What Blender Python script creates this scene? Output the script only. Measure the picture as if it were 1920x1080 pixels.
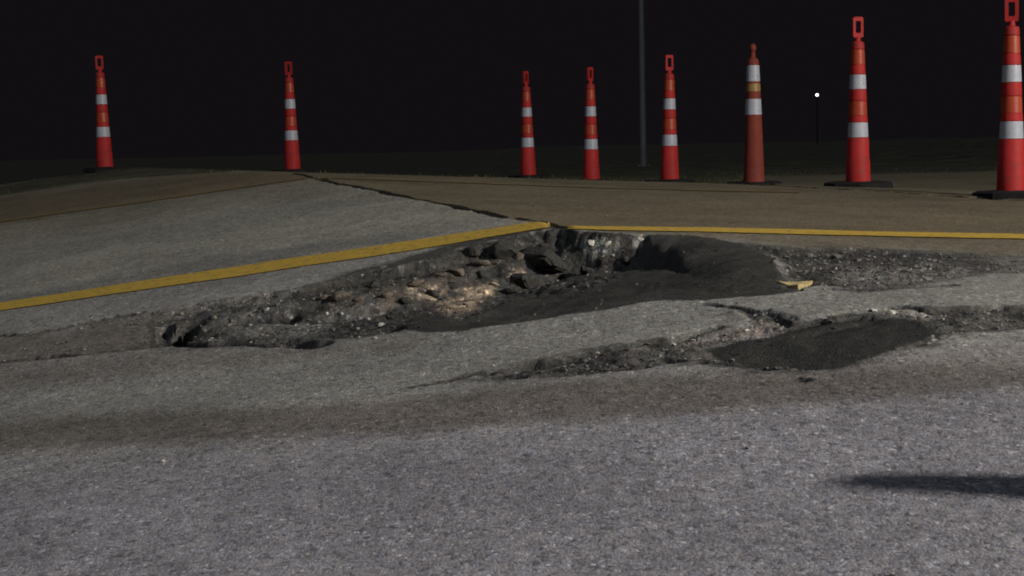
import bpy, bmesh, math, random
import numpy as np
from mathutils import Vector, Matrix

# ------------------------------------------------------------------ camera, sky, sun, exposure
for o in list(bpy.data.objects): bpy.data.objects.remove(o)
SC = bpy.context.scene
COL = SC.collection
W, Hh, F = 1920.0, 1080.0, 3200.0          # photo pixels, focal length in photo pixels
CAMH = 0.70
PITCH = math.atan(264.0 / F)
ROLL = math.radians(1.2)
cam_d = bpy.data.cameras.new('camera'); cam = bpy.data.objects.new('camera', cam_d); COL.objects.link(cam)
cp, sp = math.cos(PITCH), math.sin(PITCH)
FW = Vector((0, cp, -sp)); U0 = Vector((0, sp, cp)); R0 = Vector((1, 0, 0))
RT = R0 * math.cos(ROLL) - U0 * math.sin(ROLL)
UP = R0 * math.sin(ROLL) + U0 * math.cos(ROLL)
M = Matrix((RT, UP, -FW)).transposed().to_4x4(); M.translation = Vector((0, 0, CAMH))
cam.matrix_world = M
cam_d.sensor_width = 36.0; cam_d.lens = 36.0 * F / W
cam_d.clip_start = 0.05; cam_d.clip_end = 3000
SC.camera = cam

wd = bpy.data.worlds.new('World'); SC.world = wd; wd.use_nodes = True
bg = wd.node_tree.nodes['Background']
bg.inputs[0].default_value = (0.0054, 0.0046, 0.0058, 1); bg.inputs[1].default_value = 1.0

sd = bpy.data.lights.new('night_sky_glow', 'SUN'); sd.energy = 0.42; sd.angle = math.radians(40); sd.color = (0.72, 0.82, 1.0)
so = bpy.data.objects.new('night_sky_glow', sd); COL.objects.link(so)
so.rotation_euler = (math.radians(38), 0, math.radians(-25))

SC.view_settings.view_transform = 'Standard'; SC.view_settings.look = 'None'
SC.view_settings.exposure = 0.0; SC.view_settings.gamma = 1.0; SC.view_settings.use_curve_mapping = False
SC.render.engine = 'CYCLES'
SC.cycles.filter_width = 1.9

LAMP = Vector((13.0, -1.6, 6.6))             # head of the work light beside the road, outside the frame
LAMP_W = 3050.0

random.seed(7); RNG = np.random.default_rng(11)

# ------------------------------------------------------------------ helpers: numbers
def smooth(a, b, x):
    t = np.clip((x - a) / (b - a), 0, 1); return t * t * (3 - 2 * t)
def _hash(i, j, s):
    h = (i.astype(np.int64) * 374761393 + j.astype(np.int64) * 668265263 + s * 974711) & 0x7fffffff
    h = ((h ^ (h >> 13)) * 1274126177) & 0x7fffffff
    return ((h ^ (h >> 16)) & 0xffff) / 65535.0
def vnoise(x, y, s=0):
    i = np.floor(x); j = np.floor(y); u = x - i; v = y - j
    u = u * u * (3 - 2 * u); v = v * v * (3 - 2 * v)
    a = _hash(i, j, s); b = _hash(i + 1, j, s); c = _hash(i, j + 1, s); d = _hash(i + 1, j + 1, s)
    return (a * (1 - u) + b * u) * (1 - v) + (c * (1 - u) + d * u) * v
def fbm(x, y, f, o=4, s=0, g=0.5):
    r = 0; a = 1; t = 0
    for k in range(o):
        r = r + a * (vnoise(x * f + 17.3 * k, y * f - 9.1 * k, s + k) * 2 - 1); t += a; a *= g; f *= 2.03
    return r / t

# the shape of the broken road: height below the lens, as a ridge where two tilted slabs meet
_ty = np.linspace(-30, 80, 2201)
_tc = np.interp(_ty, [-30, -4, 0, 2.8, 3.5, 4, 5, 6.4, 10, 10.8, 12, 14, 18, 40, 80],
                [1.25, 1.05, 0.9, .62, .52, .46, .374, .302, .153, .130, .118, .110, .100, .10, .10])
_k = np.exp(-0.5 * (np.arange(-30, 31) * 0.05 / 0.3) ** 2); _k /= _k.sum()
_tc = np.convolve(np.pad(_tc, 30, 'edge'), _k, 'valid')
def base_c(X, Y):
    X = np.asarray(X, float); Y = np.asarray(Y, float)
    xr = 2.54 - .372 * np.clip(Y, 3.2, 18)
    d = X - xr
    tl = np.interp(Y, [2.3, 3.2, 4.6], [.05, .07, .122])
    w = np.interp(Y, [4.6, 6.2], [.22, .012])
    wl = np.clip(-d / w, -30, 30); wr = np.clip(d / w, -30, 30)
    L = np.where(-d / w > 30, -d, np.log1p(np.exp(wl)) * w); R = np.where(d / w > 30, d, np.log1p(np.exp(wr)) * w)
    L = np.where(L > 5, 5 + 3 * (1 - np.exp(-(L - 5) / 3)), L)
    R = np.where(R > 4.7, 4.7 + 1.0 * (1 - np.exp(-(R - 4.7) / 1.0)), R)
    c = np.interp(Y, _ty, _tc) + tl * L + .048 * R
    far = np.clip(.62 - .017 * X + .9 * smooth(1.0, -4.0, X), 0.2, 2.5)
    t = smooth(15 + 3 * smooth(1, -3, X), 42 - 8 * smooth(1, -3, X), Y)
    return c * (1 - t) + far * t
def base_z(X, Y): return CAMH - base_c(X, Y)

_RT, _UP, _FW = np.array(RT), np.array(UP), np.array(FW)
def project(X, Y, Z):
    px = X; py = Y; pz = Z - CAMH
    d = px * _FW[0] + py * _FW[1] + pz * _FW[2]
    d = np.where(d < .05, .05, d)
    u = (px * _RT[0] + py * _RT[1] + pz * _RT[2]) / d; v = (px * _UP[0] + py * _UP[1] + pz * _UP[2]) / d
    return W / 2 + F * u, Hh / 2 - F * v
def ray(px, py):
    d = _FW + _RT * (px - W / 2) / F + _UP * (Hh / 2 - py) / F
    return d / d[1]
def hit(px, py, zf=base_z, y0=2.0, y1=60.0):
    d = ray(px, py); ys = np.concatenate([np.arange(y0, 13, .004), np.arange(13, y1, .05)])
    g = CAMH + d[2] * ys - zf(d[0] * ys, ys)
    k = np.argmax(g < 0)
    if g[k] >= 0: return None
    return float(d[0] * ys[k]), float(ys[k])
def hits(pts, **kw): return np.array([hit(*p, **kw) for p in pts])
def in_poly(P, X, Y):
    r = np.zeros(X.shape, bool); n = len(P)
    for i in range(n):
        x0, y0 = P[i]; x1, y1 = P[(i + 1) % n]
        if y0 == y1: continue
        r ^= ((y0 > Y) != (y1 > Y)) & (X < (x1 - x0) * (Y - y0) / (y1 - y0) + x0)
    return r
def dist_line(P, X, Y, closed=False):
    r = np.full(X.shape, 1e9); n = len(P)
    for i in range(n if closed else n - 1):
        a = P[i]; b = P[(i + 1) % n]; e = np.array(b) - np.array(a); L2 = max(float(e @ e), 1e-9)
        t = np.clip(((X - a[0]) * e[0] + (Y - a[1]) * e[1]) / L2, 0, 1)
        r = np.minimum(r, np.hypot(X - a[0] - t * e[0], Y - a[1] - t * e[1]))
    return r
def sdf(P, X, Y):                            # positive inside
    d = dist_line(P, X, Y, True); return np.where(in_poly(P, X, Y), d, -d)

# ------------------------------------------------------------------ helpers: materials
def mat(name, col=(.5, .5, .5), rough=.8, spec=.3):
    m = bpy.data.materials.new(name); m.use_nodes = True
    b = m.node_tree.nodes['Principled BSDF']
    b.inputs['Base Color'].default_value = (*col, 1); b.inputs['Roughness'].default_value = rough
    b.inputs['Specular IOR Level'].default_value = spec
    return m, m.node_tree.nodes, m.node_tree.links, b
def node(N, t, **kw):
    n = N.new(t)
    for k, v in kw.items():
        if k in n.inputs: n.inputs[k].default_value = v
        else: setattr(n, k, v)
    return n
def ramp(N, stops, interp='LINEAR'):
    r = N.new('ShaderNodeValToRGB'); r.color_ramp.interpolation = interp
    e = r.color_ramp.elements
    while len(e) < len(stops): e.new(0.5)
    for el, (p, c) in zip(e, stops): el.position = p; el.color = (*c, 1) if len(c) == 3 else c
    return r
def mulc(N, L, a, b, fac=1.0):
    m = N.new('ShaderNodeMix'); m.data_type = 'RGBA'; m.blend_type = 'MULTIPLY'; m.inputs[0].default_value = fac
    L.new(a, m.inputs[6]); L.new(b, m.inputs[7]); return m.outputs[2]
def g3(v): return (v, v, v)

def pavement_mat(name, stone=.0085, lo=.45, hi=1.75, bump=.5, big=.22, attr='albedo', rough=.9, tint=.05):
    m, N, L, b = mat(name, rough=rough, spec=.25)
    tc = N.new('ShaderNodeTexCoord'); at = node(N, 'ShaderNodeAttribute', attribute_name=attr)
    mp = node(N, 'ShaderNodeMapping'); mp.inputs['Scale'].default_value = (1, .62, 1); L.new(tc.outputs['Object'], mp.inputs[0])
    wn = node(N, 'ShaderNodeTexNoise', Scale=.45 / stone, Detail=3.0, Roughness=.6); L.new(mp.outputs[0], wn.inputs['Vector'])
    wa = N.new('ShaderNodeVectorMath'); wa.operation = 'MULTIPLY_ADD'; wa.inputs[1].default_value = (stone * 2.4,) * 3
    L.new(wn.outputs['Color'], wa.inputs[0]); L.new(mp.outputs[0], wa.inputs[2])
    vo = node(N, 'ShaderNodeTexVoronoi', Scale=1.25 / stone); L.new(wa.outputs[0], vo.inputs['Vector'])
    sep = N.new('ShaderNodeSeparateColor'); L.new(vo.outputs['Color'], sep.inputs[0])
    r1 = ramp(N, [(0, g3(lo)), (.22, g3(.84)), (.75, g3(1.05)), (.94, g3(1.18)), (1, g3(hi))]); L.new(sep.outputs[0], r1.inputs[0])
    r2 = ramp(N, [(0, (1 + tint, 1, 1 - tint)), (.5, (1, 1, 1)), (1, (1 - tint, 1, 1 + 1.4 * tint))]); L.new(sep.outputs[1], r2.inputs[0])
    vd = ramp(N, [(0, g3(1.04)), (.5, g3(1)), (.9, g3(.72))]); L.new(vo.outputs['Distance'], vd.inputs[0])
    nf = node(N, 'ShaderNodeTexNoise', Scale=38.0, Detail=6.0, Roughness=.75); L.new(mp.outputs[0], nf.inputs['Vector'])
    r3 = ramp(N, [(.28, g3(.68)), (.5, g3(1)), (.72, g3(1.28))]); L.new(nf.outputs[0], r3.inputs[0])
    nb = node(N, 'ShaderNodeTexNoise', Scale=1.7, Detail=7.0, Roughness=.62); L.new(tc.outputs['Object'], nb.inputs['Vector'])
    r4 = ramp(N, [(.3, g3(1 - big)), (.7, g3(1 + big))]); L.new(nb.outputs[0], r4.inputs[0])
    nm = node(N, 'ShaderNodeTexNoise', Scale=15.0, Detail=5.0, Roughness=.7); L.new(mp.outputs[0], nm.inputs['Vector'])
    r5 = ramp(N, [(.3, (.84, .83, .84)), (.5, g3(1)), (.7, (1.15, 1.14, 1.12))]); L.new(nm.outputs[0], r5.inputs[0])
    c = mulc(N, L, at.outputs['Color'], r1.outputs[0]); c = mulc(N, L, c, r2.outputs[0]); c = mulc(N, L, c, vd.outputs[0])
    c = mulc(N, L, c, r3.outputs[0]); c = mulc(N, L, c, r4.outputs[0]); c = mulc(N, L, c, r5.outputs[0]); L.new(c, b.inputs['Base Color'])
    mx = N.new('ShaderNodeMath'); mx.operation = 'SUBTRACT'; L.new(nf.outputs[0], mx.inputs[0]); L.new(vo.outputs['Distance'], mx.inputs[1])
    bp = node(N, 'ShaderNodeBump', Strength=bump, Distance=.003); L.new(mx.outputs[0], bp.inputs['Height']); L.new(bp.outputs[0], b.inputs['Normal'])
    return m
M_PAVE = pavement_mat('asphalt_chip_pavement', lo=.42, hi=1.85, bump=.42)
M_RUBBLE = pavement_mat('broken_asphalt_base', stone=.014, lo=.35, hi=2.6, bump=.9, big=.35, tint=.08)
M_FILL = pavement_mat('fresh_dark_asphalt', stone=.007, lo=.7, hi=1.5, bump=.6, big=.25, rough=.75, tint=.02)
M_SHOULDER = pavement_mat('shoulder_pavement', stone=.010, lo=.5, hi=1.6, bump=.4)

def solid(name, col, rough=.6, spec=.35, var=.25, scale=12.0, bump=.0, dirt=None):
    m, N, L, b = mat(name, col, rough, spec)
    tc = N.new('ShaderNodeTexCoord')
    n1 = node(N, 'ShaderNodeTexNoise', Scale=scale, Detail=6.0, Roughness=.65); L.new(tc.outputs['Object'], n1.inputs['Vector'])
    r = ramp(N, [(.3, tuple(c * (1 - var) for c in col)), (.7, tuple(min(1, c * (1 + var)) for c in col))]); L.new(n1.outputs[0], r.inputs[0])
    out = r.outputs[0]
    if dirt:
        n2 = node(N, 'ShaderNodeTexNoise', Scale=scale * 2.3, Detail=8.0, Roughness=.7); L.new(tc.outputs['Object'], n2.inputs['Vector'])
        r2 = ramp(N, [(.54, g3(0)), (.68, g3(1))]); L.new(n2.outputs[0], r2.inputs[0])
        mx = N.new('ShaderNodeMix'); mx.data_type = 'RGBA'; mm = N.new('ShaderNodeMath'); mm.operation = 'MULTIPLY'; mm.inputs[1].default_value = .65
        L.new(r2.outputs[0], mm.inputs[0]); L.new(mm.outputs[0], mx.inputs[0]); L.new(out, mx.inputs[6]); mx.inputs[7].default_value = (*dirt, 1); out = mx.outputs[2]
    L.new(out, b.inputs['Base Color'])
    if bump:
        bp = node(N, 'ShaderNodeBump', Strength=bump, Distance=.01); L.new(n1.outputs[0], bp.inputs['Height']); L.new(bp.outputs[0], b.inputs['Normal'])
    return m

# ------------------------------------------------------------------ helpers: objects
def obj(name, me, m=None, parent=None, label=None, cat=None, group=None, kind=None):
    o = bpy.data.objects.new(name, me); COL.objects.link(o)
    if m is not None and me is not None and not me.materials: me.materials.append(m)
    if parent is not None: o.parent = parent
    tag(o, label, cat, group, kind); return o
def tag(o, label=None, cat=None, group=None, kind=None):
    if label: o['label'] = label
    if cat: o['category'] = cat
    if group: o['group'] = group
    if kind: o['kind'] = kind
def mesh_np(name, V, Q, cols=None, sm=True):
    me = bpy.data.meshes.new(name); k = Q.shape[1]
    me.vertices.add(len(V)); me.vertices.foreach_set('co', np.ascontiguousarray(V, np.float32).ravel())
    me.loops.add(Q.size); me.loops.foreach_set('vertex_index', np.ascontiguousarray(Q, np.int32).ravel())
    me.polygons.add(len(Q)); me.polygons.foreach_set('loop_start', np.arange(0, Q.size, k, dtype=np.int32))
    me.polygons.foreach_set('loop_total', np.full(len(Q), k, np.int32))
    me.polygons.foreach_set('use_smooth', np.full(len(Q), sm, bool))
    if cols is not None:
        a = me.attributes.new('albedo', 'FLOAT_COLOR', 'POINT')
        c4 = np.ones((len(V), 4), np.float32); c4[:, :3] = cols; a.data.foreach_set('color', c4.ravel())
    me.update(calc_edges=True); me.validate(); return me
def sub_mesh(name, V, Q, cols, sel):
    q = Q[sel]; u, inv = np.unique(q, return_inverse=True)
    return mesh_np(name, V[u], inv.reshape(q.shape), cols[u])
def lathe(name, prof, n=28, sm=True):
    V = []; Fc = []
    for r, z in prof:
        for k in range(n): V.append((r * math.cos(2 * math.pi * k / n), r * math.sin(2 * math.pi * k / n), z))
    for i in range(len(prof) - 1):
        for k in range(n): a = i * n + k; b = i * n + (k + 1) % n; Fc.append((a, b, b + n, a + n))
    Fc.append(tuple(range(n - 1, -1, -1))); Fc.append(tuple((len(prof) - 1) * n + k for k in range(n)))
    me = bpy.data.meshes.new(name); me.from_pydata(V, [], Fc); me.update()
    if sm:
        for p in me.polygons: p.use_smooth = len(p.vertices) == 4
        try: me.set_sharp_from_angle(angle=math.radians(38))
        except Exception: pass
    return me
def bm_mesh(name, fn, bevel=0.0):
    bm = bmesh.new(); fn(bm)
    if bevel: bmesh.ops.bevel(bm, geom=bm.edges[:], offset=bevel, segments=2, profile=.5, affect='EDGES')
    bmesh.ops.recalc_face_normals(bm, faces=bm.faces[:])
    me = bpy.data.meshes.new(name); bm.to_mesh(me); bm.free(); return me
def box(bm, c, s, rot=None):
    g = bmesh.ops.create_cube(bm, size=1.0)['verts']
    for v in g:
        p = Vector((v.co.x * s[0], v.co.y * s[1], v.co.z * s[2]))
        if rot is not None: p = rot @ p
        v.co = p + Vector(c)
def tube(bm, a, b, r0, r1=None, n=14):
    a = Vector(a); b = Vector(b); r1 = r0 if r1 is None else r1
    q = (b - a).to_track_quat('Z', 'Y')
    ra = [bm.verts.new(a + q @ Vector((r0 * math.cos(2 * math.pi * k / n), r0 * math.sin(2 * math.pi * k / n), 0))) for k in range(n)]
    rb = [bm.verts.new(b + q @ Vector((r1 * math.cos(2 * math.pi * k / n), r1 * math.sin(2 * math.pi * k / n), 0))) for k in range(n)]
    for k in range(n): bm.faces.new((ra[k], ra[(k + 1) % n], rb[(k + 1) % n], rb[k]))
    bm.faces.new(ra[::-1]); bm.faces.new(rb)

# ------------------------------------------------------------------ the road: pits, cracks and slabs cut into the ridge
def y_edge(X): return 11.6 + 7.5 * smooth(1.75, 2.75, X) + 1.9 * smooth(-1.5, -3.4, X) + 0.06 * fbm(X, X * 0, 2.0, 3, 5)
xs = np.concatenate([-3.2 - np.cumsum(.012 * 1.06 ** np.arange(0, 82))[::-1], np.arange(-3.2, 3.75, .0092)])
xs = np.concatenate([xs, xs[-1] + np.cumsum(.012 * 1.06 ** np.arange(0, 82))])
ys = [2.45]
while ys[-1] < 11.75: ys.append(ys[-1] * 1.0024)
while ys[-1] < 20: ys.append(ys[-1] * 1.012)
lo = 2.45 - np.cumsum(.01 * 1.09 ** np.arange(0, 48))
ys = np.concatenate([lo[::-1], np.array(ys)])
GX, GY = np.meshgrid(xs, ys); NR, NC = GX.shape
GZ = base_z(GX, GY)
BPX, BPY = project(GX, GY, GZ)               # where the unbroken surface would be seen, used to turn traced outlines into places
CORE = (GY > 2.4) & (GY < 13)

far_rim = [(268, 603), (330, 588), (430, 570), (520, 556), (600, 541), (700, 512), (800, 486), (880, 463), (950, 448), (1008, 437), (1046, 430), (1060, 431), (1120, 434), (1200, 440), (1290, 441), (1370, 452), (1435, 470), (1456, 500)]
near_rim = [(268, 603), (300, 638), (370, 648), (440, 647), (560, 637), (650, 630), (760, 618), (800, 624), (860, 622), (1000, 601), (1140, 580), (1210, 566), (1240, 563), (1300, 563), (1440, 554), (1505, 544), (1456, 500)]
FR, NRm = hits(far_rim), hits(near_rim)
P1 = np.vstack([FR, NRm[::-1][1:-1]])
n1 = fbm(GX, GY, 6, 5, 21); n2 = fbm(GX, GY, 22, 4, 31); n3 = fbm(GX, GY, 70, 2, 41)
DEP = np.zeros_like(GX)
dn = dist_line(NRm, GX, GY)
jw = np.clip(dn / .25, .12, 1); jx, jy = GX + .03 * jw * fbm(GX, GY, 9, 4, 51), GY + .05 * jw * fbm(GX, GY, 9, 4, 61)
ins = in_poly(P1, jx, jy)
df = dist_line(FR, jx, jy); dn = dist_line(NRm, jx, jy)
PX0 = np.interp(GX, FR[:, 0], [p[0] for p in far_rim])
DM = np.interp(PX0, [275, 330, 500, 700, 850, 1000, 1080, 1180, 1230, 1300, 1400, 1460], [.03, .05, .05, .09, .15, .18, .23, .17, .10, .07, .055, .04])
wall = np.interp(PX0, [275, 600, 800, 1000, 1080, 1200], [.10, .22, .30, .26, .12, .16])
wall = np.where(PX0 > 1195, wall + .4 * smooth(1195, 1260, PX0), wall)
wp = np.clip((df + .05 * n1) / wall, 0, 1)
wp = .55 * wp + .45 * (np.floor(wp * 3) + smooth(.25, .75, wp * 3 - np.floor(wp * 3))) / 3
wp = np.where(PX0 > 1215, smooth(0, 1, np.clip(df / wall, 0, 1)), wp)
d1 = np.minimum(.135 * dn, DM * wp)
DEP = np.where(ins, np.maximum(d1, 0), DEP)

def zone(px):  return sdf(hits(px), GX + .03 * n1, GY + .05 * n1)
ZL = zone([(-60, 640), (60, 618), (150, 602), (270, 583), (420, 560), (560, 540), (700, 505), (790, 492), (790, 560), (765, 618), (650, 632), (520, 640), (430, 650), (330, 650), (260, 652), (130, 668), (-60, 690)])
ZR = zone([(1400, 455), (1470, 462), (1560, 462), (1700, 468), (2300, 494), (2300, 508), (1850, 512), (1700, 535), (1600, 542), (1520, 536), (1455, 540), (1450, 490)])
ZN = zone([(880, 708), (960, 690), (1060, 664), (1180, 645), (1300, 630), (1400, 608), (1372, 580), (1440, 586), (1500, 596), (1620, 580), (1740, 577), (2400, 576), (2400, 606), (1800, 622), (1760, 640), (1650, 672), (1560, 690), (1440, 690), (1330, 672), (1230, 690), (1130, 705), (1000, 712)])
rough = np.maximum.reduce([smooth(-.004, .02, ZL), smooth(-.004, .03, ZR), smooth(-.004, .03, ZN)])
FL = smooth(-1.30, -.98, GX) * .85 + .15; FRt = 1 - .75 * smooth(1.25, 1.75, GX)
rough = np.maximum.reduce([smooth(-.004, .03, ZL) * FL, smooth(-.004, .05, ZR) * FRt, smooth(-.004, .03, ZN)])
DEP = np.maximum(DEP, .024 * smooth(-.01, .06, ZL) * FL); DEP = np.maximum(DEP, .022 * smooth(-.01, .08, ZR) * FRt); DEP = np.maximum(DEP, .010 * smooth(-.002, .012, ZN))
# near patch hole
f2 = [(1310, 654), (1370, 640), (1430, 630), (1482, 612), (1530, 603), (1600, 591), (1680, 594), (1738, 608), (1766, 624)]
n2r = [(1310, 654), (1345, 663), (1400, 672), (1480, 684), (1560, 683), (1640, 668), (1700, 645), (1766, 624)]
F2, N2 = hits(f2), hits(n2r); P2 = np.vstack([F2, N2[::-1][1:-1]])
k2x, k2y = GX + .02 * n1, GY + .03 * n1
ins2 = in_poly(P2, k2x, k2y)
d2 = np.minimum(.085 * dist_line(N2, k2x, k2y), .042 * smooth(0, .10, dist_line(F2, k2x, k2y)))
DEP = np.where(ins2, np.maximum(d2, .015 * smooth(-.004, .025, ZN)), DEP)

def crack(px, width, depth, wob=.02, gap=0.0, seed=0):
    P = hits(px); near = (GX > P[:, 0].min() - .3) & (GX < P[:, 0].max() + .3) & (GY > P[:, 1].min() - .3) & (GY < P[:, 1].max() + .3)
    X, Y = GX[near], GY[near]
    d = dist_line(P, X + wob * fbm(X, Y, 7, 4, 71 + seed), Y + wob * 1.6 * fbm(X, Y, 7, 4, 81 + seed))
    w = width * (1 + .8 * fbm(X, Y, 3.2, 3, 91 + seed)) - gap * smooth(.0, .5, fbm(X, Y, 2.2, 2, 95 + seed)) * width * 2
    k = np.clip(1.15 - d / np.maximum(w, 1e-4), 0, 1); k = np.where(w < .003, 0, k)
    r = np.zeros_like(GX); r[near] = depth * smooth(0, .6, k)
    k2 = smooth(0, .8, np.clip(1.15 - d / np.maximum(w * 1.15 + .012, 1e-4), 0, 1)) * (w > .003)
    DKM[near] = np.maximum(DKM[near], k2); return r
TRANS = [(545, 324), (583, 333), (640, 345), (690, 355), (770, 371), (830, 383), (900, 397), (975, 411), (1020, 418), (1052, 428)]
CR = np.zeros_like(GX); DKM = np.zeros_like(GX)
for i, (p, w, d, wb, gp) in enumerate([
    (TRANS, .027, .08, .03, .3), ([(965, 408), (985, 411)], .03, .05, .02, 0),
    ([(1380, 345), (1560, 354), (1700, 362), (1790, 368), (1880, 373)], .07, .10, .04, .0),
    ([(-30, 634), (60, 626), (130, 610), (200, 596), (262, 586)], .015, .03, .03, .5),
    ([(-20, 680), (30, 676), (110, 666), (200, 655), (262, 646)], .016, .04, .03, .4),
    ([(296, 618), (322, 622), (350, 606), (372, 596), (420, 588), (470, 578), (540, 572)], .045, .09, .03, 0),
    ([(300, 634), (312, 612)], .05, .11, .06, 0), ([(345, 632), (385, 640), (430, 636), (520, 640), (600, 645)], .035, .06, .02, .2),
    ([(336, 622), (352, 598), (376, 594)], .055, .12, .06, 0),
    ([(240, 598), (300, 588), (380, 574), (460, 562)], .016, .03, .03, .4),
    ([(560, 560), (610, 572), (650, 570)], .03, .05, .03, 0), ([(660, 520), (720, 508), (800, 492)], .03, .05, .03, .2),
    ([(440, 768), (560, 752), (700, 742), (780, 726), (880, 706), (960, 692)], .007, .03, .03, .75),
    ([(960, 692), (1060, 666), (1180, 648), (1300, 628), (1340, 618)], .018, .03, .03, .3),
    ([(1110, 690), (1150, 692), (1182, 688)], .02, .03, .02, 0), ([(1245, 672), (1275, 676)], .012, .03, .02, 0), ([(1310, 678), (1345, 680)], .012, .03, .02, 0),
    ([(1330, 573), (1385, 578), (1440, 584), (1480, 602)], .012, .035, .03, .35),
    ([(1500, 606), (1545, 601)], .03, .06, .02, 0), ([(1680, 578), (1760, 580), (1850, 573), (1960, 578)], .012, .035, .03, .4),
    ([(1765, 624), (1850, 619), (1960, 614)], .008, .025, .02, .3), ([(1560, 541), (1620, 545), (1720, 538), (1780, 533)], .014, .04, .02, .1),
    ([(1480, 540), (1520, 533), (1550, 525)], .03, .05, .02, 0), ([(1560, 470), (1700, 474), (1840, 484), (1960, 490)], .03, .03, .03, .5),
    ([(1590, 500), (1680, 498), (1760, 506)], .012, .02, .03, .5), ([(418, 832), (468, 830)], .0045, .02, .01, .3),
    ([(1498, 712), (1510, 713)], .012, .02, .005, 0)]):
    CR = np.maximum(CR, crack(p, w, d, wb, gp, i))
fill1_px = [(1212, 425), (1500, 425), (1540, 545), (1500, 560), (1440, 572), (1300, 580), (1240, 580), (1140, 600), (1000, 622), (860, 645), (790, 645), (760, 618), (768, 585), (800, 590), (860, 600), (930, 572), (960, 555), (1000, 552), (1040, 545), (1090, 545), (1130, 535), (1165, 508), (1200, 470), (1206, 450)]
Z1 = GZ - DEP
FPX, FPY = project(GX, GY, Z1)
S1 = sdf(fill1_px, FPX + 6 * n2, FPY + 4 * n2)
isfill1 = ins & (S1 > 0)
isfill2 = ins2
fillm = isfill1 | isfill2
soft_fill = smooth(0, 10, S1) * ins + ins2 * 1.0
DEP = DEP - soft_fill * .018 * fbm(GX, GY, 3.3, 3, 121)
rub = np.maximum(rough, ins * 1.0) * (1 - np.clip(soft_fill, 0, 1))
DEP = DEP + rub * (.011 * n1 + .010 * n2 + .005 * n3) + np.clip(soft_fill, 0, 1) * (.003 * n2 + .002 * n3)
DEP = np.maximum(DEP, CR * (1 - .85 * np.clip(soft_fill, 0, 1)))
slab_step = np.where((GY > 6.3) & (GX > 2.54 - .372 * GY), .0, .0)
GZ = GZ - DEP + .0025 * fbm(GX, GY, 3, 3, 7) * (GY < 14)
rowx = GX[0]; coly = GY[:, 0]
def road_z(X, Y):                             # height of the broken surface, bilinear
    X = np.asarray(X, float); Y = np.asarray(Y, float)
    i = np.clip(np.searchsorted(rowx, X) - 1, 0, NC - 2); j = np.clip(np.searchsorted(coly, Y) - 1, 0, NR - 2)
    u = np.clip((X - rowx[i]) / (rowx[i + 1] - rowx[i]), 0, 1); v = np.clip((Y - coly[j]) / (coly[j + 1] - coly[j]), 0, 1)
    return (GZ[j, i] * (1 - u) + GZ[j, i + 1] * u) * (1 - v) + (GZ[j + 1, i] * (1 - u) + GZ[j + 1, i + 1] * u) * v

# --- what the pavement is made of, place by place
PX, PY = project(GX, GY, GZ)
PX = np.where(GY < 2.3, 1e5, PX)
wx, wy = PX + 16 * fbm(GX, GY, 5, 4, 141), PY + 9 * fbm(GX, GY, 5, 4, 151)
ALB = np.zeros((NR, NC, 3))
near_c, strip_c, left_c, right_c = map(np.array, ((.247, .236, .250), (.262, .253, .226), (.272, .258, .212), (.150, .122, .076)))
def put(m, c, a=1.0):
    m = (m * a)[..., None]; ALB[:] = ALB * (1 - m) + np.array(c) * m
ALB[:] = near_c
t = smooth(4.3, 3.3, GY); ALB[:] = strip_c * (1 - t[..., None]) + near_c * t[..., None]
is_right = (GX + .012 * n2 > 2.54 - .372 * GY) & (GY > 6.25)
LINE_L = hits([(-200, 606), (0, 577), (1040, 428)]); LINE_R = hits([(1040, 428), (1500, 437), (1920, 445), (2100, 449)])
is_left = (~is_right) & (GY > np.interp(GX, np.r_[LINE_L[:, 0], LINE_R[:, 0]], np.r_[LINE_L[:, 1], LINE_R[:, 1]]))
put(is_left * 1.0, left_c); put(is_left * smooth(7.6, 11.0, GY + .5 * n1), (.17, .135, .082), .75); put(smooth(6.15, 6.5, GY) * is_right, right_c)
def pmask(P, soft, X=wx, Y=wy): return smooth(-soft, soft, sdf(P, X, Y)) * CORE
# brown worn bands across the near pavement
put(pmask([(-300, 800), (200, 778), (700, 752), (1100, 708), (1500, 700), (2200, 670), (2200, 712), (1600, 748), (1200, 782), (800, 806), (0, 850), (-300, 870)], 14), (.132, .113, .096), .8)
put(pmask([(-300, 700), (0, 684), (300, 655), (600, 648), (800, 635), (760, 660), (300, 700), (-300, 760)], 14), (.17, .15, .13), .6)
put(pmask([(1300, 700), (1700, 660), (2200, 620), (2200, 680), (1500, 720)], 14), (.19, .165, .145), .5)
put(pmask([(1460, 690), (1500, 686), (1700, 652), (1900, 640), (1900, 660), (1700, 690)], 10), (.24, .22, .2), .5)
# tyre-darkened bands along the tilted slab
put(pmask([(-300, 610), (250, 510), (500, 470), (700, 445), (950, 405), (900, 420), (640, 472), (250, 535), (-300, 650)], 9) * is_left, (.17, .165, .15), .65)
put(pmask([(-300, 560), (300, 425), (560, 375), (760, 372), (560, 395), (250, 450), (-300, 590)], 10) * is_left, (.20, .195, .17), .5)
put(pmask([(-300, 400), (0, 372), (400, 320), (560, 322), (590, 334), (300, 372), (0, 418), (-300, 455)], 8), (.120, .086, .045), .7)
put(pmask([(600, 328), (900, 332), (1300, 345), (1920, 372), (1920, 384), (1300, 356), (900, 342), (620, 336)], 6), (.12, .096, .055), .6)
put(pmask([(1000, 432), (1300, 446), (1500, 460), (1920, 478), (1920, 490), (1400, 470), (1000, 445)], 8), (.11, .092, .07), .55)
put(pmask([(1090, 428), (2200, 445), (5200, 512), (5200, 560), (2200, 492), (1700, 470), (1500, 462), (1300, 444)], 6), right_c, .85)
# dark bitumen along the torn rims
rimd = smooth(.20, .10, df + .06 * n1) * smooth(.0, .02, df + .2 * (n2 + .3)) * (PX0 > 560) * (PX0 < 1480)
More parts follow.
